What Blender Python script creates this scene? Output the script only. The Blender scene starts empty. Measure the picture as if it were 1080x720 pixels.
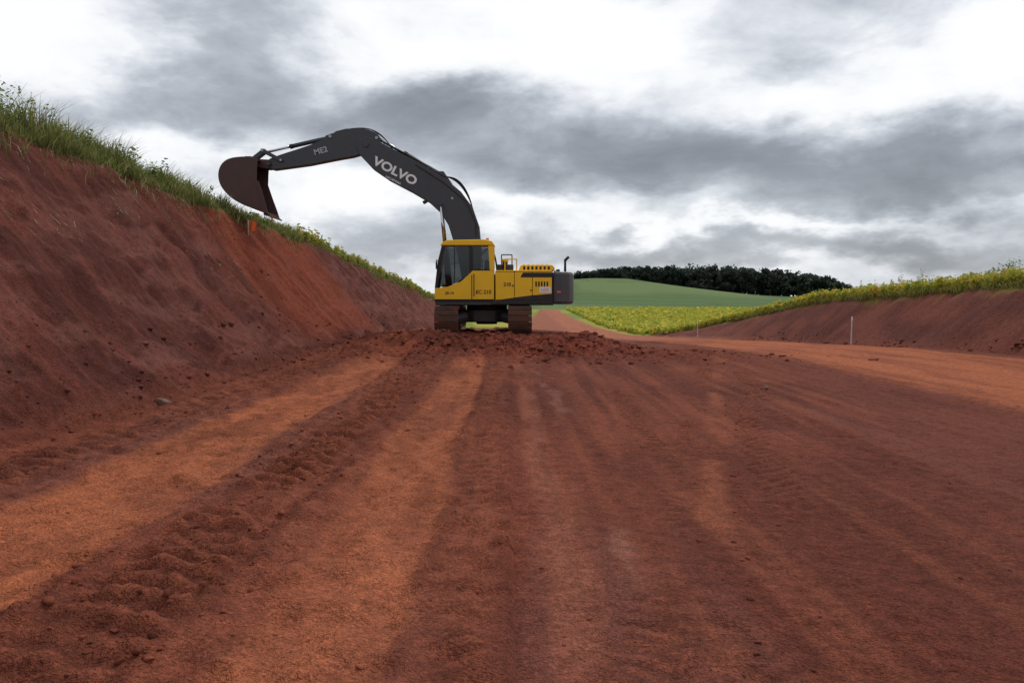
import bpy, bmesh, math, random
import numpy as np
from mathutils import Vector, Matrix
random.seed(7); rng=np.random.default_rng(11)
scene=bpy.context.scene
COL=scene.collection

# ------------------------------------------------------------------ noise
_T=[np.random.default_rng(100+i).random((256,256)) for i in range(8)]
def vn(x,y,s=0):
    x=np.asarray(x,float); y=np.asarray(y,float)
    xi=np.floor(x).astype(np.int64); yi=np.floor(y).astype(np.int64)
    fx=x-xi; fy=y-yi
    fx=fx*fx*(3-2*fx); fy=fy*fy*(3-2*fy)
    T=_T[s%8]; a=xi&255; b=yi&255; a1=(xi+1)&255; b1=(yi+1)&255
    return (T[a,b]*(1-fx)+T[a1,b]*fx)*(1-fy)+(T[a,b1]*(1-fx)+T[a1,b1]*fx)*fy
def fbm(x,y,o=4,s=0):
    v=0;a=.5;n=0
    for i in range(o):
        v=v+a*vn(x*2**i+17.3*i,y*2**i+9.1*i,s+i); n+=a; a*=.5
    return v/n
def ss(a,b,x):
    t=np.clip((x-a)/(b-a),0,1); return t*t*(3-2*t)
def ip(v,pts):
    return np.interp(v,[p[0] for p in pts],[p[1] for p in pts])
def band(d,h,soft):
    return 1-ss(h-soft,h+soft,np.abs(d))

# ------------------------------------------------------------------ terrain
def ground_level(Y):
    return ip(Y,[(-300,0),(20,0),(26,-.12),(38,-.6),(73,-2.2),(90,-2.8),(120,-2.7),(160,-2.1),(205,-1.4),(260,-.8),(900,0),(2500,0)])
def left_top(Y):
    return ip(Y,[(-300,4.7),(14,4.6),(26,4.3),(38,3.85),(60,2.75),(84,1.6),(110,.2),(150,-1.6),(200,-1.5),(400,0),(3000,0)])
def right_top(Y):
    return ip(Y,[(-300,2.6),(0,2.4),(25,2.0),(43,1.3),(60,-.25),(73,-1.5),(90,-2.5),(110,-2.75),(3000,-3)])
def xft(Y):
    xf=-5.1+.35*(fbm(Y*.25,Y*0+3,3,1)-.5); xt=-9+.9*(fbm(Y*.35,Y*0+8,4,2)-.5)
    return xf,xt
def xfr(Y):
    return 14.2+.4*(fbm(Y*.3,Y*0+1,3,3)-.5), 16.6+.6*(fbm(Y*.4,Y*0+5,3,4)-.5)
def sl_sr(X,Y):
    xf,xt=xft(Y); sL=np.clip((xf-X)/(xf-xt),0,1)
    rf,rt=xfr(Y); sR=np.clip((X-rf)/(rt-rf),0,1)
    return sL,sR,xt,rt
def tracks(X,Y):
    wob=.28*(fbm(Y*.22,Y*0+2,2,5)-.5)
    e=.14*(fbm(X*3.5,Y*1.8,3,1)-.5)
    d={}
    d['orL']=band(X+3.15-wob+e,.60,.12)
    d['ribA']=band(X+1.98-wob+e*.8,.33,.06)*(.2+.8*ss(.25,.5,fbm(X*1.3,Y*.5,3,4)))
    d['orC']=band(X+.93-wob+e*.7,.36,.05)
    d['ribB']=band(X+4.40-wob+e,.25,.06)*ss(.25,.45,fbm(X*1.1+7,Y*.4,3,4))
    gate=.12+.88*ss(.36,.56,fbm(X*.7+11,Y*.4,3,5))
    gate2=.12+.88*ss(.36,.56,fbm(X*.7+31,Y*.45,3,2))
    d['ribC']=band(X-(.72+(Y-3.9)*.262)-wob*.6+e*.5,.17,.05)*gate
    d['ribD']=band(X-(1.30+(Y-3.4)*.27)+.10*np.sin(Y*.8)+e*.5,.17,.05)*gate2
    c=ip(Y,[(0,2.4),(3.4,1.75),(5,1.45),(8,1.45),(11,1.62),(16,2.0),(30,3.4)])
    d['ribE']=band(X-c+e*.5,.15,.05)*gate
    d['ribF']=band(X+.33-wob*1.2+e*.5,.14,.06)*gate2*.6
    d['cen']=band(X-.25-wob+e,.13,.05)
    d['cen2']=band(X-.62-wob*1.3+e*2,.1,.06)
    d['lane']=band(X-10.2+e*3,3.0,.4)*ss(5,12,Y)
    return d
RIBS=(('ribA',.22,.45,.048),('ribB',.23,-.4,.040),('ribC',.16,.7,.020),('ribD',.17,-.7,.024),('ribE',.16,.7,.018),('ribF',.15,-.6,.012))
def ribw(X,Y,p,sk,ph=0):
    w=np.sin(2*np.pi*(Y+sk*X)/p+ph+4.2*fbm(X*1.6,Y*.9,4,3))
    return ss(-.3,.5,w)
def zfun(X,Y,detail=True):
    X=np.asarray(X,float);Y=np.asarray(Y,float)
    g=ground_level(Y)
    sL,sR,xt,rt=sl_sr(X,Y)
    zl=np.maximum(left_top(Y),g); zr=np.maximum(right_top(Y),g)
    z=g+(zl-g)*sL**1.12+(zr-g)*sR**.95
    z=z+np.where(X>rt,np.clip((X-rt)*.02,0,1.2)*(1-ss(60,100,Y)),0)
    z=z+np.where(X<xt,np.clip((xt-X)*.03,0,1.0)*(1-ss(60,120,Y)),0)
    hx=ip(X,[(-600,1),(-40,1.5),(-12,7.5),(10,9.8),(45,11.6),(62,11.4),(86,7.2),(107,3.3),(134,1.6),(180,.8),(500,0.5),(1500,0)])
    z=z+hx*ss(190,455,Y)*(1-.45*ss(520,1200,Y))
    z=z+ss(110,300,Y)*(fbm(X*.008,Y*.008,3,6)-.5)*1.6
    pad=np.exp(-((X+.9)/4.2)**6-((Y-26.8)/5.0)**6)
    z=z*(1-pad)+.36*pad
    edge=.9*(fbm(X*.5,Y*.5,3,5)-.5)
    sp=np.exp(-((X-.1)/5.2+edge*.5)**4-((Y-22.6)/3.6+edge)**4)*(1-np.exp(-((X+.85)/2.2)**6-((Y-27)/2.9)**6))
    z=z+sp*((fbm(X*.9,Y*.9,4,2)-.42)*.46+np.abs(fbm(X*3.2,Y*3.2,3,3)-.5)*.44+(vn(X*9,Y*9,3)-.5)*.08)
    if detail:
        near=(1-ss(40,75,Y))
        flat=(1-ss(0,.06,sL))*(1-ss(0,.06,sR))
        t=tracks(X,Y)
        wear=ss(.28,.55,fbm(X*.9+4,Y*.35,3,1))
        z=z+flat*near*((fbm(X*.8,Y*.45,3,4)-.5)*.08+(fbm(X*6,Y*4,3,5)-.5)*.028+(vn(X*19,Y*19,2)-.5)*.009)
        rough=ss(.48,.7,fbm(X*1.1+9,Y*.6,3,6))
        z=z+flat*near*rough*(fbm(X*13,Y*11,2,7)-.45)*.045
        z=z+flat*near*(fbm(X*7+.4*Y*.1,Y*.5,3,6)-.5)*.026
        for k,p,sk,a in RIBS:
            z=z+flat*near*t[k]*(-.015+a*ribw(X,Y,p,sk)*(.35+.7*wear)*(.35+1.3*fbm(X*9,Y*7,3,1)))
        z=z+flat*near*t['ribA']*(fbm(X*11,Y*9,3,4)-.5)*.05
        z=z-flat*near*(t['orC']*.025+t['orL']*.022+t['cen']*.012)
        for c,w,h in ((-2.38,.08,.04),(-1.5,.10,.035),(-.5,.06,.022),(-3.95,.12,.035)):
            z=z+flat*near*np.exp(-((X-c)/w)**2)*h*ss(.35,.75,fbm(X*6+3,Y*3.5,3,2))
        on=ss(0,.08,sL)*(1-ss(.93,1,sL))
        n=(fbm(Y*.7,X*.35,4,2)-.5)*.6+(fbm(Y*2.4,X*2.0,4,5)-.5)*.24+(vn(Y*9,X*8,2)-.5)*.045
        scr=band(Y-27.5,5.5,2.0)
        n=n+(.22+scr)*((vn(Y*4.2,X*.15,3)-.5)*.14)-scr*.24*np.sin(np.pi*sL)
        n=n+.12*ss(.45,.8,vn(X*2.0+Y*.15,Y*.33,6))
        z=z+on*n*(1-ss(60,100,Y)*.6)
        foot=np.exp(-((sL-.03)/.07)**2)*(X<0)
        z=z+foot*near*(fbm(X*5,Y*4,3,4))*.16
        onr=ss(0,.1,sR)*(1-ss(.93,1,sR))
        z=z+onr*((fbm(Y*.9,X*.6,4,6)-.5)*.45+(fbm(Y*4,X*4,2,1)-.5)*.08)
    return z

def axis(lo,hi,d,far,gr):
    a=list(np.arange(lo,hi,d)); s=d; v=a[-1]
    while v<far: s*=gr; v+=s; a.append(v)
    s=d; v=a[0]; pre=[]
    while v>-far: s*=gr; v-=s; pre.append(v)
    return np.array(pre[::-1]+a)
xs=axis(-9.6,6.4,.042,2600,1.05)
ys=[2.6]
while ys[-1]<46: ys.append(ys[-1]+max(.030,.0040*ys[-1]))
s=ys[-1]-ys[-2]
while ys[-1]<3000: s*=1.04; ys.append(ys[-1]+s)
pre=[];v=2.6;s=.05
while v>-400: s*=1.12; v-=s; pre.append(v)
ys=np.array(pre[::-1]+ys)
XX,YY=np.meshgrid(xs,ys); nx,ny=len(xs),len(ys)
ZZ=zfun(XX,YY)

def lerp(a,b,m): return a*(1-m[...,None])+np.array(b)*m[...,None]
DARK=np.array((.142,.037,.022)); MID=np.array((.205,.055,.031)); ORG=np.array((.41,.124,.055)); GRY=np.array((.21,.078,.057))
def terrain_color(X,Y,Z):
    sL,sR,xt,rt=sl_sr(X,Y)
    t=tracks(X,Y)
    n1=fbm(X*.5,Y*.3,4,1); n2=fbm(X*2.5,Y*1.0,4,3); n3=fbm(X*1.2+5,Y*.12,4,5); n4=fbm(X*6,Y*5,3,2)
    c=np.ones(X.shape+(3,))*DARK
    c=lerp(c,MID,ss(.40,.62,n1))
    c=lerp(c,GRY,ss(.5,.7,n3)*.5)
    strk=ss(.47,.60,fbm(X*5.5,Y*.16,5,6))
    c=lerp(c,(.28,.083,.044),strk*.45)
    strk2=ss(.50,.60,fbm(X*9+3,Y*.25,4,1))
    c=lerp(c,DARK*.75,strk2*.32)
    c=lerp(c,(.27,.080,.042),band(X+1.4,1.2,.4)*.25)
    c=lerp(c,ORG,t['orL']*(.45+.45*ss(.35,.6,n2)))
    c=lerp(c,(.38,.115,.053),t['orC']*(.55+.38*ss(.34,.6,n2)))
    c=lerp(c,(.30,.105,.064),t['cen']*.5*ss(.35,.6,n2))
    c=lerp(c,(.33,.15,.11),t['cen2']*.35*ss(.5,.6,fbm(X*2.5,Y*.8,4,2)))
    c=lerp(c,(.165,.048,.032),ss(2.2,3.6,X-(Y-4)*.27)*(1-t['lane'])*.55)
    c=lerp(c,DARK*.78,ss(.50,.64,fbm(X*1.6+20,Y*.5,5,0))*.35)
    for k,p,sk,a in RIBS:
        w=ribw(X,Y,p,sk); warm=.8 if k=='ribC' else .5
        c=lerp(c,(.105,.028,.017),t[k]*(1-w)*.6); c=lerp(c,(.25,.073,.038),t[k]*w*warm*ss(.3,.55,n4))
    c=lerp(c,(.34,.105,.05),band(X-(1.0+(Y-3.9)*.262)+.2*(n2-.5),.12,.08)*.55*ss(.40,.6,n2))
    for cx_,w_ in ((-2.40,.09),(-1.5,.09),(-.5,.05)):
        c=lerp(c,(.105,.028,.017),np.exp(-((X-cx_)/w_)**2)*.5*ss(.38,.6,n4)*(sL<=0))
    c=lerp(c,ORG*1.02,t['lane']*(.5+.5*ss(.3,.6,fbm(X*2.2,Y*.2,3,2))))
    c=lerp(c,(.36,.135,.08),ss(38,70,Y)*.7)
    edge=.9*(fbm(X*.5,Y*.5,3,5)-.5)
    sp=np.exp(-((X-.1)/5.3+edge*.5)**4-((Y-22.8)/4.0+edge)**4)
    spn=lerp(np.ones_like(c)*np.array((.125,.031,.019)),(.22,.052,.028),ss(.4,.6,fbm(X*1.8,Y*1.8,4,6)))
    c=c*(1-.9*sp[...,None])+spn*.9*sp[...,None]
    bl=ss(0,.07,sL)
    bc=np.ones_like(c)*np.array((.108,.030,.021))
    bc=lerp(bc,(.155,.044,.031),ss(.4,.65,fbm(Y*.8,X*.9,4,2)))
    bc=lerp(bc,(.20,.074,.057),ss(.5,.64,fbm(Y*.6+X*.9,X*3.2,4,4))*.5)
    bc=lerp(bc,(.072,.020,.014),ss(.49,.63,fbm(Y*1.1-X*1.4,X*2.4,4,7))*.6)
    bc=lerp(bc,(.21,.060,.040),ss(.50,.63,fbm(Y*5,X*.45,4,1))*.28)
    bc=lerp(bc,(.21,.082,.064),ss(.56,.66,fbm(Y*.45+X*.3,X*4.5,4,0))*.45)
    scr=band(Y-28.0,6.5,2.2)*ss(.05,.3,sL)
    bc=lerp(bc,(.255,.057,.028),scr*(.55+.45*vn(Y*4.2,X*.15,3)))
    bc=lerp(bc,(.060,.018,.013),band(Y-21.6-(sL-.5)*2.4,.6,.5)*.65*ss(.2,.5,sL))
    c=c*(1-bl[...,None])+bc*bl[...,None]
    br=ss(0,.12,sR)
    rc=np.ones_like(c)*np.array((.13,.040,.029)); rc=lerp(rc,(.19,.060,.041),ss(.4,.65,fbm(Y*.6,X*1.4,4,2)))
    c=c*(1-br[...,None])+rc*br[...,None]
    gl=ss(-.12,.35,(xt-X)+.5*(fbm(X*1.5,Y*1.5,3,3)-.5))
    gcol=lerp(np.ones_like(c)*np.array((.09,.12,.03)),(.16,.17,.05),ss(.4,.6,n2))
    c=c*(1-gl[...,None])+gcol*gl[...,None]
    gr=ss(-.1,.35,(X-rt)+.5*(fbm(X*1.5,Y*1.5,3,3)-.5))
    soy=lerp(np.ones_like(c)*np.array((.30,.31,.05)),(.18,.25,.045),ss(.42,.62,fbm(X*.06,Y*.06,4,1)))
    soy=lerp(soy,(.43,.38,.07),ss(.5,.66,fbm(X*.15,Y*.05,3,5))*.6)
    c=c*(1-gr[...,None])+soy*gr[...,None]
    lo=ip(Y,[(0,-60),(80,-60),(95,-5),(112,1.5),(170,5.5),(230,9),(300,12)]); hi=ip(Y,[(0,900),(80,900),(84,13.5),(110,11.5),(170,10.5),(230,12),(300,14)])
    far=ss(80,86,Y)*(1-ss(lo-1,lo+.5,X)*(1-ss(hi-.5,hi+1,X)))
    far=np.maximum(far,ss(255,275,Y))
    c=c*(1-far[...,None])+soy*far[...,None]
    hill=ss(188,196,Y+4*(fbm(X*.05,Y*0,3,2)-.5)-.12*np.clip(X-30,0,200))
    hc=lerp(np.ones_like(c)*np.array((.080,.140,.045)),(.125,.185,.062),ss(.38,.6,fbm(X*.02,Y*.012,4,2)))
    hc=lerp(hc,(.17,.19,.075),(.5+.5*np.sin((X*.5+Y*.86)*.35))*.3)
    hc=lerp(hc,(.058,.105,.036),ss(.48,.62,fbm(X*.05+3,Y*.01,4,5))*.6)
    c=c*(1-hill[...,None])+hc*hill[...,None]
    return c
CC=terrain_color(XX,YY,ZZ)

def mesh_np(name,verts,faces_flat,nper,cols=None,smooth=False):
    me=bpy.data.meshes.new(name)
    nv=len(verts); nf=len(faces_flat)//nper
    me.vertices.add(nv); me.vertices.foreach_set('co',np.ascontiguousarray(verts,dtype=np.float32).ravel())
    me.loops.add(nf*nper); me.loops.foreach_set('vertex_index',np.ascontiguousarray(faces_flat,dtype=np.int32))
    me.polygons.add(nf); me.polygons.foreach_set('loop_start',np.arange(nf,dtype=np.int32)*nper)
    if smooth: me.polygons.foreach_set('use_smooth',np.ones(nf,dtype=bool))
    me.update(calc_edges=True)
    if cols is not None:
        ca=me.color_attributes.new('Col','FLOAT_COLOR','POINT')
        rgba=np.ones((nv,4),dtype=np.float32); rgba[:,:3]=cols
        ca.data.foreach_set('color',rgba.ravel())
    ob=bpy.data.objects.new(name,me); COL.objects.link(ob); return ob

idx=np.arange(nx*ny).reshape(ny,nx)
q=np.stack([idx[:-1,:-1],idx[:-1,1:],idx[1:,1:],idx[1:,:-1]],-1).reshape(-1)
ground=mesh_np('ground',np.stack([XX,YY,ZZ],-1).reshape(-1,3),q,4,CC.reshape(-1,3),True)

# ------------------------------------------------------------------ materials
def newmat(name):
    m=bpy.data.materials.new(name); m.use_nodes=True
    nt=m.node_tree; b=nt.nodes['Principled BSDF']; return m,nt,b
def N(nt,t,**k):
    n=nt.nodes.new(t)
    for a,v in k.items(): setattr(n,a,v)
    return n
def noise(nt,vec,scale,detail=4,rough=.55,dist=0,out='Fac'):
    n=N(nt,'ShaderNodeTexNoise'); n.inputs['Scale'].default_value=scale; n.inputs['Detail'].default_value=detail
    n.inputs['Roughness'].default_value=rough; n.inputs['Distortion'].default_value=dist
    if vec is not None: nt.links.new(vec,n.inputs['Vector'])
    return n.outputs[out]
def mrange(nt,v,a,b,c,d):
    n=N(nt,'ShaderNodeMapRange'); nt.links.new(v,n.inputs[0])
    for i,x in zip((1,2,3,4),(a,b,c,d)): n.inputs[i].default_value=x
    return n.outputs[0]
def M(nt,op,a,b=None,c=None):
    n=N(nt,'ShaderNodeMath',operation=op)
    for i,x in enumerate((a,b,c)):
        if x is None: continue
        if isinstance(x,(int,float)): n.inputs[i].default_value=x
        else: nt.links.new(x,n.inputs[i])
    return n.outputs[0]
def vscale(nt,col,fac):
    n=N(nt,'ShaderNodeVectorMath',operation='SCALE'); nt.links.new(col,n.inputs[0]); nt.links.new(fac,n.inputs['Scale']); return n.outputs[0]

def soil_mat():
    m,nt,b=newmat('red_soil_and_fields')
    tc=N(nt,'ShaderNodeTexCoord').outputs['Object']
    at=N(nt,'ShaderNodeAttribute',attribute_name='Col').outputs['Color']
    f1=mrange(nt,noise(nt,tc,8,5,.75),.32,.68,.70,1.30)
    f2=mrange(nt,noise(nt,tc,45,2,.8),.3,.7,.62,1.38)
    col=vscale(nt,at,M(nt,'MULTIPLY',f1,f2))
    v=N(nt,'ShaderNodeTexVoronoi'); v.inputs['Scale'].default_value=26; nt.links.new(tc,v.inputs['Vector'])
    sp=mrange(nt,v.outputs['Distance'],.05,.10,1,0)
    sel=N(nt,'ShaderNodeSeparateColor'); nt.links.new(v.outputs['Color'],sel.inputs[0])
    sp=M(nt,'MULTIPLY',sp,M(nt,'GREATER_THAN',sel.outputs[0],.93))
    mx=N(nt,'ShaderNodeMix',data_type='RGBA'); nt.links.new(M(nt,'MULTIPLY',sp,.6),mx.inputs[0]); nt.links.new(col,mx.inputs[6]); mx.inputs[7].default_value=(.42,.27,.21,1)
    nt.links.new(mx.outputs[2],b.inputs['Base Color'])
    b.inputs['Roughness'].default_value=.95; b.inputs['Specular IOR Level'].default_value=.12
    h=M(nt,'ADD',M(nt,'MULTIPLY',noise(nt,tc,10,4,.8),.06),M(nt,'MULTIPLY',noise(nt,tc,70,1,.7),.016))
    bp=N(nt,'ShaderNodeBump'); bp.inputs['Strength'].default_value=1.0; bp.inputs['Distance'].default_value=1.0
    nt.links.new(h,bp.inputs['Height']); nt.links.new(bp.outputs[0],b.inputs['Normal'])
    return m
ground.data.materials.append(soil_mat())

def attr_mat(name,rough=.8,spec=.2,nz=0,trans=0,ns=30):
    m,nt,b=newmat(name)
    at=N(nt,'ShaderNodeAttribute',attribute_name='Col').outputs['Color']
    if nz:
        tc=N(nt,'ShaderNodeTexCoord').outputs['Object']
        at=vscale(nt,at,mrange(nt,noise(nt,tc,ns,2,.6),.3,.7,1-nz,1+nz))
    nt.links.new(at,b.inputs['Base Color']); b.inputs['Roughness'].default_value=rough; b.inputs['Specular IOR Level'].default_value=spec
    if trans:
        tr=N(nt,'ShaderNodeBsdfTranslucent'); nt.links.new(at,tr.inputs[0])
        mx=N(nt,'ShaderNodeMixShader'); mx.inputs[0].default_value=trans
        nt.links.new(b.outputs[0],mx.inputs[1]); nt.links.new(tr.outputs[0],mx.inputs[2])
        nt.links.new(mx.outputs[0],nt.nodes['Material Output'].inputs[0])
    return m
LEAF=attr_mat('foliage',.6,.25,0,.4,3)
CLOD=attr_mat('soil_clod',.95,.15,.25,0,40)

def paint(name,col,rough=.4,dust=.25,metal=0,spec=.5,dcol=(.22,.08,.045)):
    m,nt,b=newmat(name)
    tc=N(nt,'ShaderNodeTexCoord').outputs['Object']
    geo=N(nt,'ShaderNodeNewGeometry')
    sep=N(nt,'ShaderNodeSeparateXYZ'); nt.links.new(geo.outputs['Position'],sep.inputs[0])
    low=mrange(nt,sep.outputs[2],.4,2.2,1,.25)
    n=mrange(nt,noise(nt,tc,3.5,5,.7),.38,.72,0,1)
    sn=N(nt,'ShaderNodeSeparateXYZ'); nt.links.new(geo.outputs['Normal'],sn.inputs[0])
    up=mrange(nt,sn.outputs[2],.3,1,0,.6)
    f=M(nt,'MULTIPLY',M(nt,'ADD',M(nt,'MULTIPLY',n,low),M(nt,'MULTIPLY',up,n)),dust); 
    cl=N(nt,'ShaderNodeClamp'); nt.links.new(f,cl.inputs[0])
    mx=N(nt,'ShaderNodeMix',data_type='RGBA'); nt.links.new(cl.outputs[0],mx.inputs[0]); mx.inputs[6].default_value=(*col,1); mx.inputs[7].default_value=(*dcol,1)
    nt.links.new(mx.outputs[2],b.inputs['Base Color'])
    nt.links.new(mrange(nt,cl.outputs[0],0,1,rough,.9),b.inputs['Roughness'])
    b.inputs['Metallic'].default_value=metal; b.inputs['Specular IOR Level'].default_value=spec
    return m
YEL=paint('yellow_paint',(.95,.54,.015),.38,.22,spec=.35)
GREY=paint('dark_grey_paint',(.036,.041,.050),.42,.35)
CWT=paint('counterweight_paint',(.050,.054,.060),.45,.5)
BLK=paint('black_rubber',(.012,.012,.013),.6,.3)
STEEL=paint('track_steel',(.08,.058,.048),.6,1.6,.3)
CHROME=paint('rod_chrome',(.55,.55,.56),.18,.1,1.0)
BUCK=paint('bucket_steel',(.070,.036,.032),.6,1.0,.2,dcol=(.18,.06,.042))
WHT=paint('white_marking',(.8,.8,.78),.5,.1)
SILV=paint('silver_trim',(.35,.36,.37),.4,.2,.3)
SEAT=paint('seat_fabric',(.06,.06,.063),.9,.0)
ORGM=paint('orange_plastic',(.80,.14,.03),.5,.1)
WOOD=paint('white_painted_wood',(.66,.64,.60),.8,.5)
def glassmat():
    m=bpy.data.materials.new('tinted_glass'); m.use_nodes=True; nt=m.node_tree; nt.nodes.clear()
    o=N(nt,'ShaderNodeOutputMaterial'); t=N(nt,'ShaderNodeBsdfTransparent'); t.inputs[0].default_value=(.46,.49,.49,1)
    g=N(nt,'ShaderNodeBsdfGlossy'); g.inputs['Roughness'].default_value=.04; g.inputs[0].default_value=(.9,.9,.9,1)
    fr=N(nt,'ShaderNodeFresnel'); fr.inputs[0].default_value=1.5
    mx=N(nt,'ShaderNodeMixShader'); nt.links.new(fr.outputs[0],mx.inputs[0]); nt.links.new(t.outputs[0],mx.inputs[1]); nt.links.new(g.outputs[0],mx.inputs[2]); nt.links.new(mx.outputs[0],o.inputs[0])
    return m
GLASS=glassmat()

# ------------------------------------------------------------------ part helpers
def empty(name,loc,rot=0):
    e=bpy.data.objects.new(name,None); e.location=loc; e.rotation_euler=(0,0,rot); COL.objects.link(e); return e
def finish(bm,name,mat,parent,bevel=0,smooth=False):
    bmesh.ops.recalc_face_normals(bm,faces=bm.faces)
    me=bpy.data.meshes.new(name); bm.to_mesh(me); bm.free()
    me.materials.append(mat); ob=bpy.data.objects.new(name,me); COL.objects.link(ob)
    if parent: ob.parent=parent
    if bevel:
        md=ob.modifiers.new('bevel','BEVEL'); md.width=bevel; md.segments=2; md.limit_method='ANGLE'; md.angle_limit=math.radians(30)
    if smooth:
        for p in me.polygons: p.use_smooth=True
    return ob
def prism(name,pts,y0,y1,mat,parent,bevel=0,axis='y'):
    bm=bmesh.new()
    def mk(a,b,c):
        return bm.verts.new((a,c,b)) if axis=='y' else bm.verts.new((a,b,c))
    v0=[mk(p[0],p[1],y0) for p in pts]; v1=[mk(p[0],p[1],y1) for p in pts]
    bm.faces.new(v0); bm.faces.new(v1[::-1])
    n=len(pts)
    for i in range(n): bm.faces.new((v0[i],v1[i],v1[(i+1)%n],v0[(i+1)%n]))
    return finish(bm,name,mat,parent,bevel)
def box(name,x0,x1,y0,y1,z0,z1,mat,parent,bevel=0):
    return prism(name,[(x0,z0),(x1,z0),(x1,z1),(x0,z1)],y0,y1,mat,parent,bevel)
def cyl_bm(bm,p1,p2,r1,r2=None,seg=16):
    r2=r1 if r2 is None else r2
    p1=Vector(p1);p2=Vector(p2);d=p2-p1;L=d.length
    mt=Matrix.Translation((p1+p2)/2)@d.to_track_quat('Z','Y').to_matrix().to_4x4()
    bmesh.ops.create_cone(bm,cap_ends=True,segments=seg,radius1=r1,radius2=r2,depth=L,matrix=mt)
def cyl(name,p1,p2,r,mat,parent,seg=20,r2=None,bevel=0):
    bm=bmesh.new(); cyl_bm(bm,p1,p2,r,r2,seg)
    ob=finish(bm,name,mat,parent,bevel)
    for p in ob.data.polygons:
        if len(p.vertices)==4: p.use_smooth=True
    return ob
def tube(name,pts,r,mat,parent):
    cu=bpy.data.curves.new(name,'CURVE'); cu.dimensions='3D'; cu.bevel_depth=r; cu.bevel_resolution=3
    sp=cu.splines.new('NURBS'); sp.points.add(len(pts)-1)
    for i,p in enumerate(pts): sp.points[i].co=(*p,1)
    sp.use_endpoint_u=True; sp.order_u=min(4,len(pts)); cu.materials.append(mat)
    ob=bpy.data.objects.new(name,cu); COL.objects.link(ob); ob.parent=parent; return ob
def polytube(name,pts,r,mat,parent):
    bm=bmesh.new()
    for a,b in zip(pts[:-1],pts[1:]): cyl_bm(bm,a,b,r,None,8)
    return finish(bm,name,mat,parent)
def text(name,s,size,loc,ang,mat,parent,bold=0):
    cu=bpy.data.curves.new(name,'FONT'); cu.body=s; cu.size=size; cu.extrude=.002; cu.offset=bold
    cu.align_x='CENTER'; cu.align_y='CENTER'; cu.materials.append(mat)
    ob=bpy.data.objects.new(name,cu); COL.objects.link(ob); ob.parent=parent; ob.location=loc
    ob.rotation_euler=(math.radians(90),-ang,0); return ob

# ------------------------------------------------------------------ excavator
EX=empty('excavator',(-.85,27,.40))
def S(px,py): return ((px-540)/32.8+.85,(312-py)/32.8+1.2)
def B(px,py): return ((px-540)/31.1+.85,(312-py)/31.1+1.2)
SP=lambda l:[S(*p) for p in l]
BP=lambda l:[B(*p) for p in l]
def track(cx,nm):
    R=.40; L=1.85; zc=.44
    bm=bmesh.new(); per=4*L+2*math.pi*R; n=int(per/.19)
    for i in range(n):
        s=i*per/n
        if s<2*L: y=-L+s; z=zc+R; a=0
        elif s<2*L+math.pi*R: t=(s-2*L)/R; y=L+R*math.sin(t); z=zc+R*math.cos(t); a=-t
        elif s<4*L+math.pi*R: y=L-(s-2*L-math.pi*R); z=zc-R; a=math.pi
        else: t=(s-4*L-math.pi*R)/R; y=-L-R*math.sin(t); z=zc-R*math.cos(t); a=math.pi-t
        if a==0: z-=.035*math.cos(y*1.7+1.5)**2
        mt=Matrix.Translation((cx,y,z))@Matrix.Rotation(a,4,'X')
        bmesh.ops.create_cube(bm,size=1,matrix=mt@Matrix.Diagonal((.74,.175,.025,1)))
        for k in (-.065,0,.065):
            bmesh.ops.create_cube(bm,size=1,matrix=mt@Matrix.Translation((0,k,.026))@Matrix.Diagonal((.735,.016,.028,1)))
        for k in (-.09,.09):
            bmesh.ops.create_cube(bm,size=1,matrix=mt@Matrix.Translation((k,0,-.05))@Matrix.Diagonal((.045,.18,.075,1)))
    finish(bm,nm+'_shoes',STEEL,EX)
    pts=[(-1.75,.20),(-1.45,.13),(1.45,.13),(1.75,.2),(1.75,.62),(1.3,.70),(-1.3,.70),(-1.75,.62)]
    bm=bmesh.new(); 
    a=[bm.verts.new((cx-.22,p[0],p[1])) for p in pts]; b=[bm.verts.new((cx+.22,p[0],p[1])) for p in pts]
    bm.faces.new(a); bm.faces.new(b[::-1])
    for i in range(len(pts)): bm.faces.new((a[i],b[i],b[(i+1)%8],a[(i+1)%8]))
    finish(bm,nm+'_frame',GREY,EX,.02)
    bm=bmesh.new()
    for y,r in ((-L,.33),(L,.34)):
        cyl_bm(bm,(cx-.07,y,zc),(cx+.07,y,zc),r,None,28); cyl_bm(bm,(cx-.27,y,zc),(cx+.27,y,zc),.16,None,20)
    for k in range(8): 
        y=-1.4+k*.4; cyl_bm(bm,(cx-.26,y,.16),(cx+.26,y,.16),.10,None,16)
    for y in (-.6,.6): cyl_bm(bm,(cx-.2,y,.74),(cx+.2,y,.74),.07,None,14)
    finish(bm,nm+'_wheels',STEEL,EX)
track(-1.20,'track_a'); track(1.10,'track_b')
prism('carbody',[(-.95,-.6),(-.4,-1.0),(.3,-1.0),(.85,-.6),(.85,.6),(.3,1.0),(-.4,1.0),(-.95,.6)],.34,.74,BLK,EX,.04,'z')
for sx in (-1,1):
    for sy in (-1,1):
        bm=bmesh.new(); cyl_bm(bm,(-.05+sx*.4,sy*.5,.58),(-.05+sx*1.05,sy*1.05,.42),.22,.18,8); finish(bm,'carbody_leg',GREY,EX,.02)
cyl('swing_ring',(0,0,.72),(0,0,.93),.68,BLK,EX,40)
cyl('swivel_guard',(0,-.2,.26),(0,-.2,.36),.35,GREY,EX,24)
box('deck_frame',-1.62,2.2,-1.30,1.30,.90,1.06,GREY,EX,.03)
box('frame_skirt',.2,2.15,-1.355,-1.305,.93,1.06,BLK,EX,.01)
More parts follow.
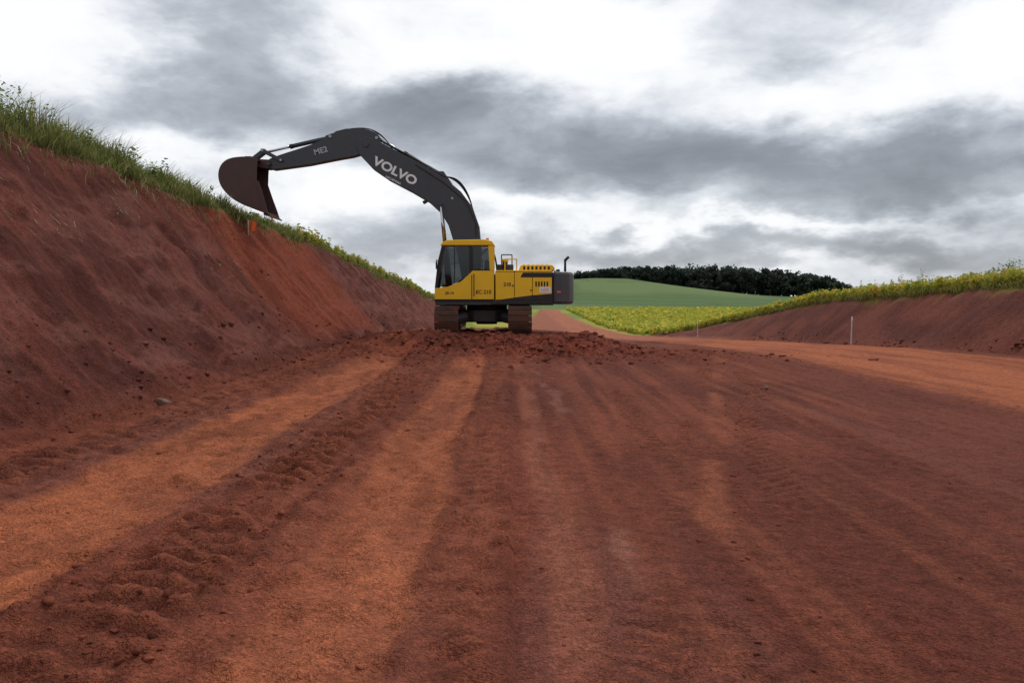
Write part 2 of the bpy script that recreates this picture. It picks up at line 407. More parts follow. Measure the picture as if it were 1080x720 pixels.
def cab_side(y0,y1,tag):
    prism('cab_lower_panel_'+tag,SP([(458.5,317),(458.5,304),(472,302.5),(486,297),(494,290),(498,285.5),(521,285.5),(521,317)]),y0,y1,YEL,EX,.012)
    prism('cab_front_pillar_'+tag,SP([(458.5,303.8),(461.5,303.2),(465,280),(469.5,260.5),(466,259.5),(461.8,276)]),y0,y1,BLK,EX,.008)
    prism('cab_mid_pillar_'+tag,SP([(495.5,289),(498.6,285.6),(498.6,259.4),(495.5,259.4)]),y0,y1,BLK,EX,.006)
    prism('cab_rear_pillar_'+tag,SP([(516.8,285.3),(521,285.3),(521,259.4),(515,259.4)]),y0,y1,YEL,EX,.008)
    prism('cab_window_rim_'+tag,SP([(498.8,285.3),(516.6,285.3),(516.6,284),(498.8,284)]),y0,y1,BLK,EX)
    ym=(y0+y1)/2
    prism('cab_door_glass_'+tag,SP([(461.8,302.5),(472,301.5),(486,296),(495.2,289),(495.2,259.8),(469.5,259.8),(465,281)]),ym-.004,ym+.004,GLASS,EX)
    prism('cab_rear_glass_'+tag,SP([(498.8,283.8),(516.5,283.8),(515,259.8),(498.8,259.8)]),ym-.004,ym+.004,GLASS,EX)
cab_side(-1.36,-1.31,'near'); cab_side(-.41,-.36,'far')
prism('cab_door_seam',SP([(497.2,317),(498.0,317),(498.0,290),(497.2,290)]),-1.364,-1.359,BLK,EX)
prism('cab_lower_trim',SP([(458.5,317),(521,317),(521,315.4),(458.5,315.4)]),-1.366,-1.361,BLK,EX)
prism('cab_window_slider_bar',SP([(479,299),(480,298.7),(480,259.8),(479,259.8)]),-1.345,-1.34,BLK,EX)
prism('cab_roof',SP([(464.5,259.2),(467,255.5),(472,253.4),(512,252.8),(519,254.4),(522,259.2)]),-1.37,-.35,YEL,EX,.03)
box('cab_roof_hatch',-.95,-.1,-1.2,-.55,2.99,3.02,BLK,EX,.01)
x0,z0=S(458.5,304); x1,z1=S(466,260)
prism('cab_windshield',[(x0+.02,z0-.25),(x0+.028,z0-.25),(x0+.03,z0),(x1+.06,z1-.02),(x1+.05,z1-.02),(x0+.02,z0)],-1.30,-.42,GLASS,EX)
box('cab_nose',x0,x0+.05,-1.305,-.415,1.02,1.2,BLK,EX,.01)
xr=S(521,0)[0]
box('cab_back_wall',xr-.05,xr-.002,-1.305,-.415,1.06,S(0,284)[1],YEL,EX,.005)
box('cab_back_glass',xr-.04,xr-.03,-1.3,-.42,S(0,283.7)[1],2.80,GLASS,EX)
box('cab_floor',x0+.06,xr-.06,-1.30,-.42,1.07,1.16,BLK,EX)
prism('operator_seat',[(-.55,1.35),(-.05,1.3),(.08,1.5),(.10,2.35),(-.02,2.38),(-.10,1.68),(-.55,1.62)],-1.1,-.62,SEAT,EX,.05)
box('seat_base',-.45,0,-1.05,-.66,1.16,1.34,BLK,EX,.02)
box('operator_console',-.62,-.15,-1.24,-1.13,1.5,1.72,SEAT,EX,.03); box('operator_console',-.62,-.15,-.58,-.47,1.5,1.72,SEAT,EX,.03)
cyl('joystick',(-.58,-1.18,1.7),(-.62,-1.18,1.92),.02,BLK,EX,10); box('monitor',-1.25,-1.2,-.68,-.46,1.7,1.95,BLK,EX,.01)
polytube('cab_grab_rail',[(S(500,312)[0],-1.37,S(0,312)[1]),(S(500,312)[0],-1.43,S(0,311)[1]),(S(500,290)[0],-1.43,S(0,290)[1]),(S(500,290)[0],-1.37,S(0,289)[1])],.014,BLK,EX)
polytube('wiper',[(S(463,298)[0]-.03,-.9,S(0,298)[1]),(S(466,275)[0]-.03,-.75,S(0,275)[1])],.01,BLK,EX)
text('cab_number','EC 210',.17,(S(510,309.5)[0],-1.366,S(0,308)[1]),0,BLK,EX,.003)
text('cab_number_small','20-14',.12,(S(474,309)[0],-1.366,S(0,309)[1]),0,BLK,EX,.002)
text('housing_lettering','210',.16,(S(535,300)[0],-1.366,S(0,300)[1]),0,BLK,EX,.003)
cyl('roof_beacon',(.05,-.85,3.0),(.05,-.85,3.08),.05,ORGM,EX,14)
polytube('cab_mirror_arm',[(-1.50,-1.36,2.3),(-1.56,-1.5,2.35),(-1.56,-1.5,2.2)],.012,BLK,EX); box('cab_mirror',-1.58,-1.54,-1.58,-1.42,2.05,2.3,BLK,EX,.015)
zt=2.02
def panel(nm,a,b,zlo,zhi,mat): box(nm,a,b,-1.355,-1.30,zlo,zhi,mat,EX,.014)
box('engine_housing',.31,2.16,-1.30,1.30,1.065,zt-.04,BLK,EX,.01)
panel('side_door',.32,.92,1.075,zt-.06,YEL); panel('side_door',.935,1.50,1.075,zt-.06,YEL); panel('side_door',1.515,2.13,1.075,zt-.06,YEL)
box('housing_top',.32,2.13,-1.34,1.30,zt-.045,zt,YEL,EX,.02)
prism('side_stripe',SP([(549,292.5),(551.5,287.5),(584,287.5),(584,292.5)]),-1.361,-1.3555,BLK,EX)
for i in range(5):
    a=1.60+i*.09; box('vent_slot',a,a+.05,-1.361,-1.3555,1.50,1.66,BLK,EX)
prism('side_swoosh',SP([(524,316.5),(583,316.5),(583,309.5),(560,311.5),(540,314)]),-1.361,-1.3555,BLK,EX)
prism('door_sticker',SP([(569,308.5),(581,308.5),(581,302.5),(569,302.5)]),-1.362,-1.3555,WHT,EX)
text('sticker_text','LOC',.13,(S(575,305.5)[0],-1.366,S(0,305.6)[1]),0,ORGM,EX)
box('door_latch',.86,.90,-1.37,-1.355,1.5,1.56,BLK,EX,.004); box('door_latch',1.44,1.48,-1.37,-1.355,1.35,1.41,BLK,EX,.004)
prism('engine_hood',SP([(547,284.9),(549,279.5),(552,278.5),(583,278.5),(586,281),(586,284.9)]),-.75,1.0,YEL,EX,.03)
for i in range(7):
    a=S(552+i*4.4,0)[0]; box('hood_louvre',a,a+.07,-.765,-.74,2.06,2.17,BLK,EX)
for i in range(6):
    a=S(552+i*5,0)[0]; box('hood_rib',a,a+.06,-.6,.9,2.215,2.25,YEL,EX,.01)
box('rear_deck_box',.35,.9,-.5,.3,zt,zt+.22,GREY,EX,.02)
polytube('hand_rail',[(.62,-1.25,zt),(.62,-1.25,zt+.36),(1.0,-1.25,zt+.36),(1.0,-1.25,zt)],.018,YEL,EX)
polytube('hand_rail',[(.5,-.3,zt),(.5,-.3,zt+.55),(.85,-.3,zt+.55),(.85,-.3,zt)],.018,BLK,EX)
cyl('air_precleaner',(.62,-.75,zt),(.62,-.75,zt+.30),.09,BLK,EX); cyl('air_precleaner_cap',(.62,-.75,zt+.3),(.62,-.75,zt+.38),.12,YEL,EX)
ex_=S(598,0)[0]
cyl('exhaust_stack',(ex_,-.4,1.9),(ex_,-.4,2.42),.04,BLK,EX,16)
cyl('exhaust_tip',(ex_,-.4,2.38),(ex_+.12,-.4,2.50),.045,BLK,EX,16)
tube('deck_hose',[(.35,-.1,2.02),(.3,-.1,2.6),(.1,-.1,2.9),(-.1,-.1,2.7),(-.3,-.1,2.4)],.03,BLK,EX)
cw=[(2.165,-1.36),(2.45,-1.36),(2.70,-1.22),(2.84,-.9),(2.90,-.45),(2.91,0),(2.90,.45),(2.84,.9),(2.70,1.22),(2.45,1.36),(2.165,1.36)]
prism('counterweight',cw,.93,1.98,CWT,EX,.09,'z')
box('counterweight_lift_eye',2.3,2.42,-.8,-.74,1.97,2.07,BLK,EX,.01); box('counterweight_lift_eye',2.3,2.42,.74,.8,1.97,2.07,BLK,EX,.01)
prism('counterweight_reflector',[(2.30,1.30),(2.42,1.30),(2.42,1.36),(2.30,1.36)],-1.372,-1.361,ORGM,EX)
box('fuel_tank',-.55,.28,.45,1.32,1.065,1.95,YEL,EX,.03); box('tool_box',-1.55,-.57,.5,1.32,1.065,1.6,YEL,EX,.03)
polytube('hand_rail_far',[(-1.4,1.25,1.6),(-1.4,1.25,2.3),(-.6,1.25,2.5),(-.2,1.25,2.5),(-.2,1.25,1.95)],.018,BLK,EX)
for y in (-.30,.22): prism('boom_bracket',[(-1.45,1.06),(-.1,1.06),(-.25,1.85),(-.6,1.95),(-1.3,1.4)],y,y+.08,GREY,EX,.02)
boom=BP([(494,293),(484,272),(478,252),(474,239),(466,226),(454,215),(436,204.5),(412,192),(396,181),(382,166),(379,157),(383,150),(390,147.5),(399,151),(420,162),(447,176),(470,190),(487,204),(499,220),(506,240),(508,262),(505,290),(500,296)])
prism('boom',boom,-.21,.21,GREY,EX,.02)
for y in (-.235,.212):
    prism('boom_foot_plate',BP([(488,296),(482,262),(508,262),(507,294),(498,300)]),y,y+.022,GREY,EX,.005)
def pin(nm,px,py,r,h=.3,mat=SILV): 
    x,z=B(px,py); return cyl(nm,(x,-h,z),(x,h,z),r,mat,EX,18)
pin('boom_cylinder_pin',466,217,.06,.34,GREY); pin('arm_pivot',389,156,.085,.27,GREY); pin('boom_mark',478,211,.04,.23,SILV)
bx,bz=B(466,217)
for y in (-.29,.29):
    A=Vector((-1.25,y,1.25)); E=Vector((bx,y,bz)); m=A.lerp(E,.56)
    cyl('boom_cylinder_barrel',A,m,.085,GREY,EX); cyl('boom_cylinder_rod',m,E,.045,CHROME,EX)
arm=BP([(404.5,150),(401,145),(392,140.5),(383,139),(368,139.5),(358,142),(348,149),(330,156.5),(300,166),(289,170),(285,175),(287,180),(293,181.5),(330,176.5),(355,171.5),(375,168),(392,163),(402,157)])
prism('arm',arm,-.17,.17,GREY,EX,.018)
pin('arm_cylinder_pin',400,149,.05,.22); pin('bucket_cylinder_pin',352,147.5,.05,.22); pin('bucket_pin',288,176,.055,.30,GREY)
def hyd(nm,a,b,t,r,rr,y=0):
    a=Vector((B(*a)[0],y,B(*a)[1])); b=Vector((B(*b)[0],y,B(*b)[1])); m=a.lerp(b,t)
    cyl(nm+'_barrel',a,m,r,GREY,EX); cyl(nm+'_gland',m-(b-a).normalized()*.10,m,r*1.12,BLK,EX); cyl(nm+'_rod',m,b,rr,CHROME,EX)
hyd('arm_cylinder',(465,186),(402,149),.60,.085,.048)
hyd('bucket_cylinder',(351,147.5),(283,163),.62,.072,.042)
for y in (-.16,.10): prism('arm_cylinder_lug',BP([(452,179),(461,183),(469,183),(478,196)]),y,y+.06,GREY,EX,.01)
for y in (-.15,.09): prism('bucket_cylinder_lug',BP([(362,143),(354,144),(347,146.5),(344,152),(358,148)]),y,y+.06,GREY,EX,.01)
def link(nm,a,b,w,y0,y1,mat=GREY):
    A=Vector(B(*a)); Bb=Vector(B(*b)); d=(Bb-A).normalized(); n=Vector((-d.y,d.x))*w
    A2=A-d*w; B2=Bb+d*w
    prism(nm,[tuple(A2+n*.6),tuple(A+n),tuple(Bb+n),tuple(B2+n*.6),tuple(B2-n*.6),tuple(Bb-n),tuple(A-n),tuple(A2-n*.6)],y0,y1,mat,EX,.01)
link('bucket_link_a',(301,172),(282,162),.06,-.24,-.18); link('bucket_link_b',(301,172),(282,162),.06,.18,.24)
link('bucket_link_h',(282,162),(268,172.5),.075,-.12,.12); pin('link_pin',282,162,.045,.27); pin('link_pin',301,172,.04,.26)
hx=lambda px,py,y=-.12:(B(px,py)[0],y,B(px,py)[1])
for k,y in enumerate((-.16,-.10,.1,.16)):
    tube('boom_hose',[hx(499,222,y),hx(496,207+k,y),hx(484,188+k,y),hx(470,190-k,y),hx(462,184,y),hx(440,170,y),hx(405,152,y)],.02,BLK,EX)
for y in (-.15,.15):
    tube('arm_hose',[hx(415,159,y),hx(409,149,y),hx(398,140,y),hx(382,138,y),hx(362,141,y),hx(352,148,y)],.018,BLK,EX)
polytube('boom_pipe',[hx(503,250,-.23),hx(502,235,-.23),hx(492,214,-.23),hx(470,195.5,-.23),hx(440,176.5,-.23)],.016,BLK,EX)
ax,az=B(419,183.5)
text('boom_lettering','VOLVO',.40,(ax,-.222,az),math.radians(-27),WHT,EX,.014).scale=(1.18,1,1)
text('boom_sublettering','LOCADORA',.10,(B(417,194)[0],-.222,B(417,192.5)[1]),math.radians(-27),WHT,EX,.002)
tx,tz=B(342,163); text('arm_lettering','ME2',.26,(tx,-.182,tz+.02),math.radians(15),SILV,EX,.008)
cyl('boom_work_light',hx(452,214,-.27),hx(448,216,-.27),.06,BLK,EX,14)
prof=[(281,173),(268,170.5),(252,172.5),(243.5,179),(240.5,189),(243,200),(251,210),(262,217.5),(275,223),(291,229)]
pr=BP(prof); 
def inset(pts,d):
    out=[]
    for i,p in enumerate(pts):
        a=Vector(pts[max(0,i-1)]); b=Vector(pts[min(len(pts)-1,i+1)]); t=(b-a).normalized(); n=Vector((-t.y,t.x)); out.append((p[0]+n.x*d,p[1]+n.y*d))
    return out
def smoothpoly(pts,k=4):
    P=[Vector(p) for p in pts]; out=[]
    for i in range(len(P)-1):
        p0=P[max(0,i-1)];p1=P[i];p2=P[i+1];p3=P[min(len(P)-1,i+2)]
        for j in range(k):
            t=j/k; out.append(tuple(.5*((2*p1)+(p2-p0)*t+(2*p0-5*p1+4*p2-p3)*t*t+(3*p1-p0-3*p2+p3)*t**3)))
    out.append(tuple(P[-1])); return out
pr=smoothpoly(pr)
inn=inset(pr,.035)
prism('bucket_shell',pr+inn[::-1],-.60,.60,BUCK,EX)
opening=BP([(289,222),(284,208),(279.5,194),(280,184)])
side=pr+opening
prism('bucket_side_near',side,-.635,-.60,BUCK,EX,.006); prism('bucket_side_far',side,.60,.635,BUCK,EX,.006)
prism('bucket_side_cutter',BP([(291,229),(285.5,206),(281.5,195),(278,196),(282,208),(284,226)]),-.66,-.635,BUCK,EX,.005)
for y in (-.24,.19): prism('bucket_ear',BP([(262,174),(264,168),(270,168),(278,171),(289,171.5),(291,176),(288,180.5),(281,180)]),y,y+.05,BUCK,EX,.008)
for i in range(5):
    y=-.54+i*.27; a=B(286,227); b=B(294.5,232)
    bm=bmesh.new(); cyl_bm(bm,(a[0],y,a[1]),(b[0],y,b[1]),.065,.02,4); finish(bm,'bucket_tooth',STEEL,EX,.006)

# ------------------------------------------------------------------ stakes
def stake(x,y,h,lean=(0,0)):
    z=float(zfun(np.array([x]),np.array([y]))[0]); e=empty('survey_stake',(x,y,z))
    bm=bmesh.new(); cyl_bm(bm,(0,0,-.15),(lean[0],lean[1],h),.032,.028,4); finish(bm,'post',WOOD,e,.003)
    bm=bmesh.new(); cyl_bm(bm,(lean[0]*.9,lean[1]*.9,h*.86),(lean[0],lean[1],h+.004),.034,.034,4); finish(bm,'painted_tip',WHT,e)
    return e
stake(13.9,32.6,1.15,(.02,0)); stake(13.9,59.5,1.3,(-.04,0))
fx,fy=-8.75,26.6; fz=float(zfun(np.array([fx]),np.array([fy]))[0])
e=empty('marker_flag',(fx,fy,fz)); cyl('pole',(0,0,-.1),(0,0,.50),.018,WOOD,e,8)
bm=bmesh.new(); 
gv=[[bm.verts.new((.02+.24*i/6,.05*math.sin(i*1.3+j*.5),.5-.34*j/4-.06*i/6)) for i in range(7)] for j in range(5)]
for j in range(4):
    for i in range(6): bm.faces.new((gv[j][i],gv[j][i+1],gv[j+1][i+1],gv[j+1][i]))
finish(bm,'cloth',ORGM,e,0,True)

# ------------------------------------------------------------------ scatter: clods
def ico(sub):
    bm=bmesh.new(); bmesh.ops.create_icosphere(bm,subdivisions=sub,radius=1)
    v=np.array([x.co[:] for x in bm.verts]); f=np.array([[q.index for q in p.verts] for p in bm.faces]); bm.free(); return v,f
iv,iff=ico(2)
def clods(name,P,R,cols,flat=.65,mat=CLOD):
    n=len(P); V=np.repeat(iv[None],n,0)
    for k in range(5):
        nrm=rng.normal(0,1,(n,1,3)); nrm/=np.linalg.norm(nrm,axis=-1,keepdims=True); lim=.45+.35*rng.random((n,1,1))
        dd=(V*nrm).sum(-1,keepdims=True); V=V-nrm*np.maximum(dd-lim,0)
    V=V*(1+.35*(rng.random((n,len(iv),1))-.5))
    V=V*(.7+.6*rng.random((n,1,3)))
    a=rng.random(n)*6.28; ca,sa=np.cos(a),np.sin(a)
    x=V[...,0]*ca[:,None]-V[...,1]*sa[:,None]; y=V[...,0]*sa[:,None]+V[...,1]*ca[:,None]
    V=np.stack([x,y,V[...,2]*flat],-1)*R[:,None,None]+P[:,None,:]
    F=(iff[None]+np.arange(n)[:,None,None]*len(iv)).reshape(-1)
    ob=mesh_np(name,V.reshape(-1,3),F,3,np.repeat(cols,len(iv),0)); ob.data.materials.append(mat); return ob
Px=[];Py=[];Rr=[]
def add(x,y,r): Px.append(x);Py.append(y);Rr.append(r)
n=4400; add(.1+rng.normal(0,2.7,n),22.2+rng.normal(0,1.7,n),.011+.021*rng.pareto(2.4,n).clip(0,4))
n=1700; y=3.2+18*rng.random(n)**1.3; add(-1.98+rng.choice([-.38,.42,0],n)+rng.normal(0,.14,n),y,.003+.007*rng.pareto(2.2,n).clip(0,4))
n=700; y=3.2+22*rng.random(n); add(-4.4+rng.normal(0,.4,n),y,.006+.010*rng.pareto(2.2,n).clip(0,3))
n=1500; y=3+24*rng.random(n)**1.4; add((rng.random(n)-.5)*1.5*y,y,.002+.0035*rng.pareto(2.0,n).clip(0,4))
n=450; y=3+20*rng.random(n); add(1.2+(y-3.9)*.27+rng.normal(0,.2,n),y,.003+.006*rng.pareto(2.2,n).clip(0,3))
n=1300; y=6+40*rng.random(n); add(-5.05-1.4*rng.random(n)**2.4,y,.010+.017*rng.pareto(2.4,n).clip(0,3.5))
n=350; y=18+30*rng.random(n); add(13.8+.8*rng.random(n),y,.02+.03*rng.pareto(2.4,n).clip(0,2.5))
X=np.concatenate(Px);Y=np.concatenate(Py);R=np.concatenate(Rr)
ok=(X>-9)&(X<16)&(Y>2.8)&~((np.abs(X+.85)<1.9)&(np.abs(Y-27)<2.5)); X,Y,R=X[ok],Y[ok],R[ok]
Z=zfun(X,Y)+R*.1; c=terrain_color(X,Y,Z)*(.7+.5*rng.random((len(X),1)))
clods('soil_clods',np.stack([X,Y,Z],-1),R,c)
sx=np.array([-4.98,-3.2,4.35]); sy=np.array([11.3,8.6,13.6]); sr=np.array([.11,.025,.06])
for i in range(len(sx)):
    z=zfun(sx[i:i+1],sy[i:i+1])+sr[i]*.3
    clods('rock' ,np.array([[sx[i],sy[i],z[0]]]),sr[i:i+1],np.array([[.20,.12,.095]]),.7)

# ------------------------------------------------------------------ grass & crops
def blades(name,X,Y,H,W,cols,lean=.35):
    n=len(X); Z=zfun(X,Y,False)-.03
    a=rng.random(n)*6.283; dx,dy=np.cos(a),np.sin(a); l=lean*H*rng.random(n)*1.6; b=rng.random(n)*6.283
    wx,wy=np.cos(b)*W,np.sin(b)*W
    def pt(t,s,k): return np.stack([X+dx*l*t*t+wx*s,Y+dy*l*t*t+wy*s,Z+H*t*(1-.18*k*t)],-1)
    V=np.stack([pt(0,-.7,0),pt(0,.7,0),pt(.55,-1,.4),pt(.55,1,.4),pt(1,-.08,1),pt(1,.08,1)],1)
    q=np.array([0,1,3,2, 2,3,5,4]); F=(q[None]+np.arange(n)[:,None]*6).reshape(-1)
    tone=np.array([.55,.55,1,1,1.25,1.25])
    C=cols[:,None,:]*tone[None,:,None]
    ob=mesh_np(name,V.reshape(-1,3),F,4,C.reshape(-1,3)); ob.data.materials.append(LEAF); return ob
def greens(n,a=(.055,.095,.02),b=(.13,.16,.035),dry=.12,dc=(.32,.26,.10)):
    t=rng.random((n,1)); c=np.array(a)*(1-t)+np.array(b)*t; d=rng.random(n)<dry; c[d]=np.array(dc)*(.7+.6*rng.random((d.sum(),1))); return c
n=80000
y=4+np.concatenate([32*rng.random(n//2),110*rng.random(n-n//2)**1.2])
_,xt=xft(y); x=xt+.12-3.0*rng.random(n)**1.7+.22*rng.normal(0,1,n)*(rng.random(n)<.3)
clump=fbm(x*.8,y*.8,3,3)
H=(.12+.42*rng.random(n))*(.30+1.4*ss(.3,.7,clump))*ip(y,[(4,1.5),(16,1.35),(24,.95),(40,.9),(120,1.1)])
H*=np.where(x>xt-.1,.55,1)
blades('grass',x,y,H,.0035+.00028*y,greens(n,(.11,.15,.035),(.24,.27,.07),.22,(.40,.34,.16)),.5)
def leafy(name,X,Y,H,k,ls,cols,spread=.35):
    n=len(X); Z=zfun(X,Y,False)
    t=rng.random((n,k))**.8; a=rng.random((n,k))*6.283; r=spread*H[:,None]*(rng.random((n,k))**.5)*(1.05-t*.7)
    cx=X[:,None]+np.cos(a)*r; cy=Y[:,None]+np.sin(a)*r; cz=Z[:,None]+H[:,None]*t*(.85+.3*rng.random((n,k)))+.02
    c=np.stack([cx,cy,cz],-1); 
    u=rng.normal(0,1,(n,k,3)); u[...,2]*=.5; u/=np.linalg.norm(u,axis=-1,keepdims=True)
    w=rng.normal(0,1,(n,k,3)); w-=u*(u*w).sum(-1,keepdims=True); w/=np.linalg.norm(w,axis=-1,keepdims=True)
    s=(ls*(.6+.8*rng.random((n,k))))[...,None] if np.isscalar(ls) else (ls[:,None]*(.6+.8*rng.random((n,k))))[...,None]
    V=np.stack([c-u*s,c-w*s*.5,c+u*s,c+w*s*.5],2)
    F=np.arange(n*k*4)
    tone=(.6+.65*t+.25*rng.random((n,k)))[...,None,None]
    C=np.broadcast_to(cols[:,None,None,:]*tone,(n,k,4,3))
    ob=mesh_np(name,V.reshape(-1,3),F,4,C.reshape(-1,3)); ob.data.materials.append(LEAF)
    return ob
n=900; y=5+np.concatenate([17*rng.random(n//2),60*rng.random(n-n//2)]); _,xt=xft(y); x=xt-.1-2.0*rng.random(n)
H=(.30+.50*rng.random(n)**2)*ip(y,[(4,1.5),(16,1.25),(24,.75),(80,.8)])
leafy('weeds',x,y,H,60,.022+.0008*y,greens(n,(.09,.14,.035),(.19,.25,.06),.08),.28)
n=1200; y=34+70*rng.random(n); _,xt=xft(y); x=xt-1.6*rng.random(n)
leafy('flowering_weeds',x,y,.3+.45*rng.random(n),22,.05+.0008*y,greens(n,(.20,.24,.04),(.42,.38,.04),.2),.35)
n=9500; y=18+62*rng.random(n)**1.25; _,rt=xfr(y); x=rt+.05+14*rng.random(n)**1.8
leafy('soybean_crop',x,y,.28+.32*rng.random(n),20,.035+.0010*y,greens(n,(.20,.26,.04),(.46,.42,.05),.26,(.52,.40,.06)),.45)
n=9000; y=75+115*rng.random(n); x=13+ (rng.random(n)**1.2)*75
hi=ip(y,[(0,16),(80,15),(110,12.5),(170,11.5),(230,13)]); x=np.maximum(x,hi+.6*rng.random(n)) 
leafy('soybean_crop',x,y,.45+.25*rng.random(n),9,.16+.0009*y,greens(n,(.24,.30,.05),(.50,.46,.06),.2,(.52,.42,.07)),.8)
n=14000; y=18+42*rng.random(n); _,rt=xfr(y); x=rt-.15+3*rng.random(n)**1.5
blades('grass',x,y,(.12+.30*rng.random(n)),.006+.0003*y,greens(n,(.16,.20,.04),(.36,.34,.08),.25),.5)
n=80; y=np.concatenate([28+1.3*rng.normal(0,1,45),22+30*rng.random(35)]); _,rt=xfr(y); x=rt+.3+1.6*rng.random(n)
leafy('tall_weeds',x,y,.50+.5*rng.random(n),60,.035,greens(n,(.08,.12,.04),(.16,.20,.05),.05),.16)
n=1300; y=9+16*rng.random(n); xf,xt=xft(y); x=xt+.1+1.5*rng.random(n)**2; m=fbm(x*1.6,y*.8,3,6)>.5; x,y=x[m],y[m]
Z=zfun(x,y)+.012; n=len(x); L=.06+.16*rng.random(n); a=rng.normal(0,.8,n)
D=np.stack([np.cos(a)*.64,np.sin(a)*.7,-np.cos(a)*.76],-1)*L[:,None]; P=np.stack([x,y,Z],-1)
w=np.stack([-np.sin(a),np.cos(a),a*0],-1)*.005
V=np.stack([P-w,P+w,P+D+w+[0,0,.02],P+D-w+[0,0,.02]],1)
ob=mesh_np('dry_straw',V.reshape(-1,3),np.arange(n*4),4,np.repeat(np.array([[.38,.30,.18]])*(.5+.8*rng.random((n,1))),4,0)); ob.data.materials.append(LEAF)

# ------------------------------------------------------------------ distant forest
def forest(name,n,xr,yr,top,leaf,k,hmin):
    X=xr[0]+(xr[1]-xr[0])*rng.random(n); Y=yr[0]+(yr[1]-yr[0])*rng.random(n); G=zfun(X,Y,False)
    T=np.interp(X*520/Y,top[0],top[1])*(.84+.26*rng.random(n)); Ht=np.maximum(T-G,hmin)
    Rd=2.2+2.8*rng.random(n)
    Vs=[];Cs=[]
    for c in range(7):
        a=rng.random(n)*6.283; rr=Rd*.6*rng.random(n); cx=X+np.cos(a)*rr; cy=Y+np.sin(a)*rr; cz=G+Ht*(.2+.68*rng.random(n)); cr=Rd*(.45+.35*rng.random(n))
        d=rng.normal(0,1,(n,k,3)); d/=np.linalg.norm(d,axis=-1,keepdims=True); d*=(.7+.35*rng.random((n,k,1)))
        C=np.stack([cx,cy,cz],-1)[:,None,:]+d*cr[:,None,None]*np.array([1,1,.8])
        u=rng.normal(0,1,(n,k,3)); u/=np.linalg.norm(u,axis=-1,keepdims=True); w=rng.normal(0,1,(n,k,3)); w/=np.linalg.norm(w,axis=-1,keepdims=True)
        s=leaf*(.6+.8*rng.random((n,k,1)))
        Vs.append(np.stack([C-u*s,C-w*s,C+u*s,C+w*s],2).reshape(-1,3))
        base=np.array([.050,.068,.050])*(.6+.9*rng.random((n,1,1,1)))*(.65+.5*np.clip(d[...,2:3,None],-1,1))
        base=np.clip(np.broadcast_to(base,(n,k,4,3)),.015,1); Cs.append(base.reshape(-1,3))
    V=np.concatenate(Vs);C=np.concatenate(Cs)
    tw=.22
    for ax in ((1,0),(0,1)):
        o=np.array([ax[0]*tw,ax[1]*tw,0]); b=np.stack([X,Y,G-.3],-1); t=np.stack([X,Y,G+Ht*.75],-1)
        V=np.concatenate([V,np.stack([b-o,b+o,t+o*.4,t-o*.4],1).reshape(-1,3)]); C=np.concatenate([C,np.full((n*4,3),.05)])
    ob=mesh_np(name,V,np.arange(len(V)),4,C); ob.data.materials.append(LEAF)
forest('distant_forest',540,(42,218),(500,560),([42,52,66,100,136,173,198,210,220],[14,16.5,18.6,20.6,20.6,18.6,15,12,7]),.75,30,4)
forest('distant_trees',60,(205,620),(800,900),([0,120,190,400],[5,5,4,4]),1.2,20,5)

# ------------------------------------------------------------------ sky
w=bpy.data.worlds.new('World'); scene.world=w; w.use_nodes=True; nt=w.node_tree; nt.nodes.clear()
out=N(nt,'ShaderNodeOutputWorld'); bg=N(nt,'ShaderNodeBackground'); nt.links.new(bg.outputs[0],out.inputs[0])
SUN_EL=math.radians(52); SUN_AZ=math.radians(25)
sky=N(nt,'ShaderNodeTexSky',sky_type='NISHITA'); sky.sun_disc=False; sky.sun_elevation=SUN_EL; sky.sun_rotation=SUN_AZ
skc=N(nt,'ShaderNodeVectorMath',operation='SCALE'); nt.links.new(sky.outputs[0],skc.inputs[0]); skc.inputs['Scale'].default_value=.10
tc=N(nt,'ShaderNodeTexCoord').outputs['Generated']
sp=N(nt,'ShaderNodeSeparateXYZ'); nt.links.new(tc,sp.inputs[0]); sx_,sy_,sz_=sp.outputs
az=M(nt,'ARCTAN2',sx_,sy_); el=M(nt,'ARCSINE',M(nt,'MINIMUM',M(nt,'MAXIMUM',sz_,-1),1))
def VM(op,a,b=None,c=None):
    n=N(nt,'ShaderNodeVectorMath',operation=op)
    for i,x in enumerate((a,b,c)):
        if x is None: continue
        if isinstance(x,tuple): n.inputs[i].default_value=x
        else: nt.links.new(x,n.inputs[i])
    return n
cb=N(nt,'ShaderNodeCombineXYZ'); nt.links.new(az,cb.inputs[0]); nt.links.new(el,cb.inputs[1]); A0=cb.outputs[0]
wv=VM('MULTIPLY',A0,(3.2,6.5,0)).outputs[0]
wc=noise(nt,wv,1.5,5,.6,0,'Color')
W=VM('MULTIPLY_ADD',VM('SUBTRACT',wc,(.5,.5,.5)).outputs[0],(.34,.17,0),A0).outputs[0]
pv=VM('MULTIPLY_ADD',A0,(3.0,6.2,0),(4.3,2.1,1.7)).outputs[0]
n1=noise(nt,pv,1.8,8,.58,.25)
blobs=[(60,20,150,60,.46),(255,50,95,60,-.30),(500,45,140,55,.50),(660,60,110,34,.24),(790,12,100,40,.04),(900,90,170,30,.34),(1050,60,110,60,.26),
(300,118,190,30,-.20),(110,110,110,26,-.10),(620,160,250,31,-.36),(930,185,260,42,-.46),(470,125,110,26,-.20),
(360,212,100,26,.40),(570,222,130,15,.40),(215,165,60,20,.32),(820,238,240,9,.30),(920,264,240,15,-.28),(430,262,120,14,-.05),(700,260,110,11,-.18),(600,288,420,9,.17)]
acc=None
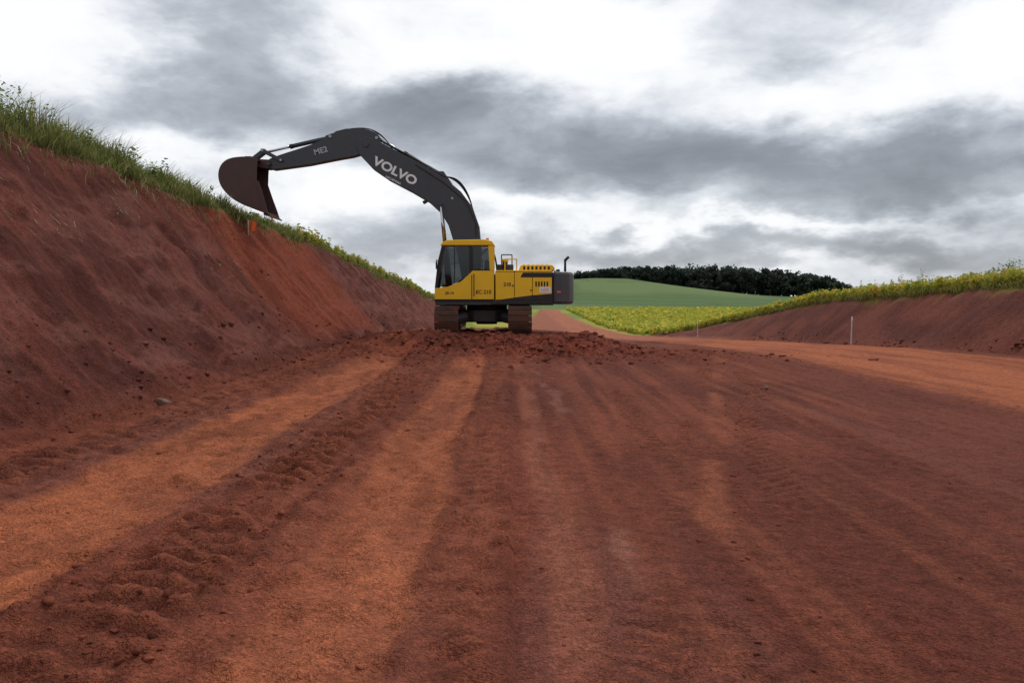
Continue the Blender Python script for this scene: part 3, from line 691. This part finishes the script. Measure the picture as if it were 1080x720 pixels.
for px,py,wx,wy,amp in blobs:
    a=math.atan((px-540)/840); e=math.atan((312-py)/840*math.cos(a)); sa=wx/840*math.cos(a)**2; se=wy/840
    v=VM('MULTIPLY_ADD',W,(1/sa,1/se,0),(-a/sa,-e/se,0)).outputs[0]
    t=VM('DOT_PRODUCT',v,v).outputs['Value']
    g=M(nt,'POWER',.3679,t)
    acc=M(nt,'MULTIPLY_ADD',g,amp,.62) if acc is None else M(nt,'MULTIPLY_ADD',g,amp,acc)
val=M(nt,'MULTIPLY_ADD',M(nt,'SUBTRACT',n1,.5),1.2,acc)
cr=N(nt,'ShaderNodeValToRGB'); nt.links.new(val,cr.inputs[0]); el_=cr.color_ramp.elements
el_[0].position=0; el_[0].color=(.21,.225,.255,1); el_[1].position=1; el_[1].color=(1.0,1.0,1.0,1)
for p,c in ((.25,(.29,.315,.355)),(.5,(.48,.51,.56)),(.69,(.71,.74,.79)),(.85,(.92,.935,.955))):
    k=cr.color_ramp.elements.new(p); k.color=(*c,1)
mx=N(nt,'ShaderNodeMix',data_type='RGBA'); mx.inputs[0].default_value=.94; nt.links.new(skc.outputs[0],mx.inputs[6]); nt.links.new(cr.outputs[0],mx.inputs[7])
nt.links.new(mx.outputs[2],bg.inputs[0]); bg.inputs[1].default_value=1.04

sl=bpy.data.lights.new('sun','SUN'); sl.energy=1.5; sl.angle=math.radians(14); sl.color=(1,.96,.9)
so=bpy.data.objects.new('sun',sl); COL.objects.link(so)
d=Vector((math.sin(SUN_AZ)*math.cos(SUN_EL),math.cos(SUN_AZ)*math.cos(SUN_EL),math.sin(SUN_EL)))
so.rotation_euler=d.to_track_quat('Z','Y').to_euler(); so.location=(0,0,50)

cam=bpy.data.cameras.new('camera'); cam.lens=28; cam.sensor_width=36; cam.clip_end=6000; cam.clip_start=.1
co=bpy.data.objects.new('camera',cam); COL.objects.link(co); co.location=(0,0,1.6)
co.rotation_euler=(math.radians(90)-math.atan(48/840),0,0); scene.camera=co
scene.view_settings.view_transform='Standard'; scene.view_settings.look='None'; scene.view_settings.exposure=0
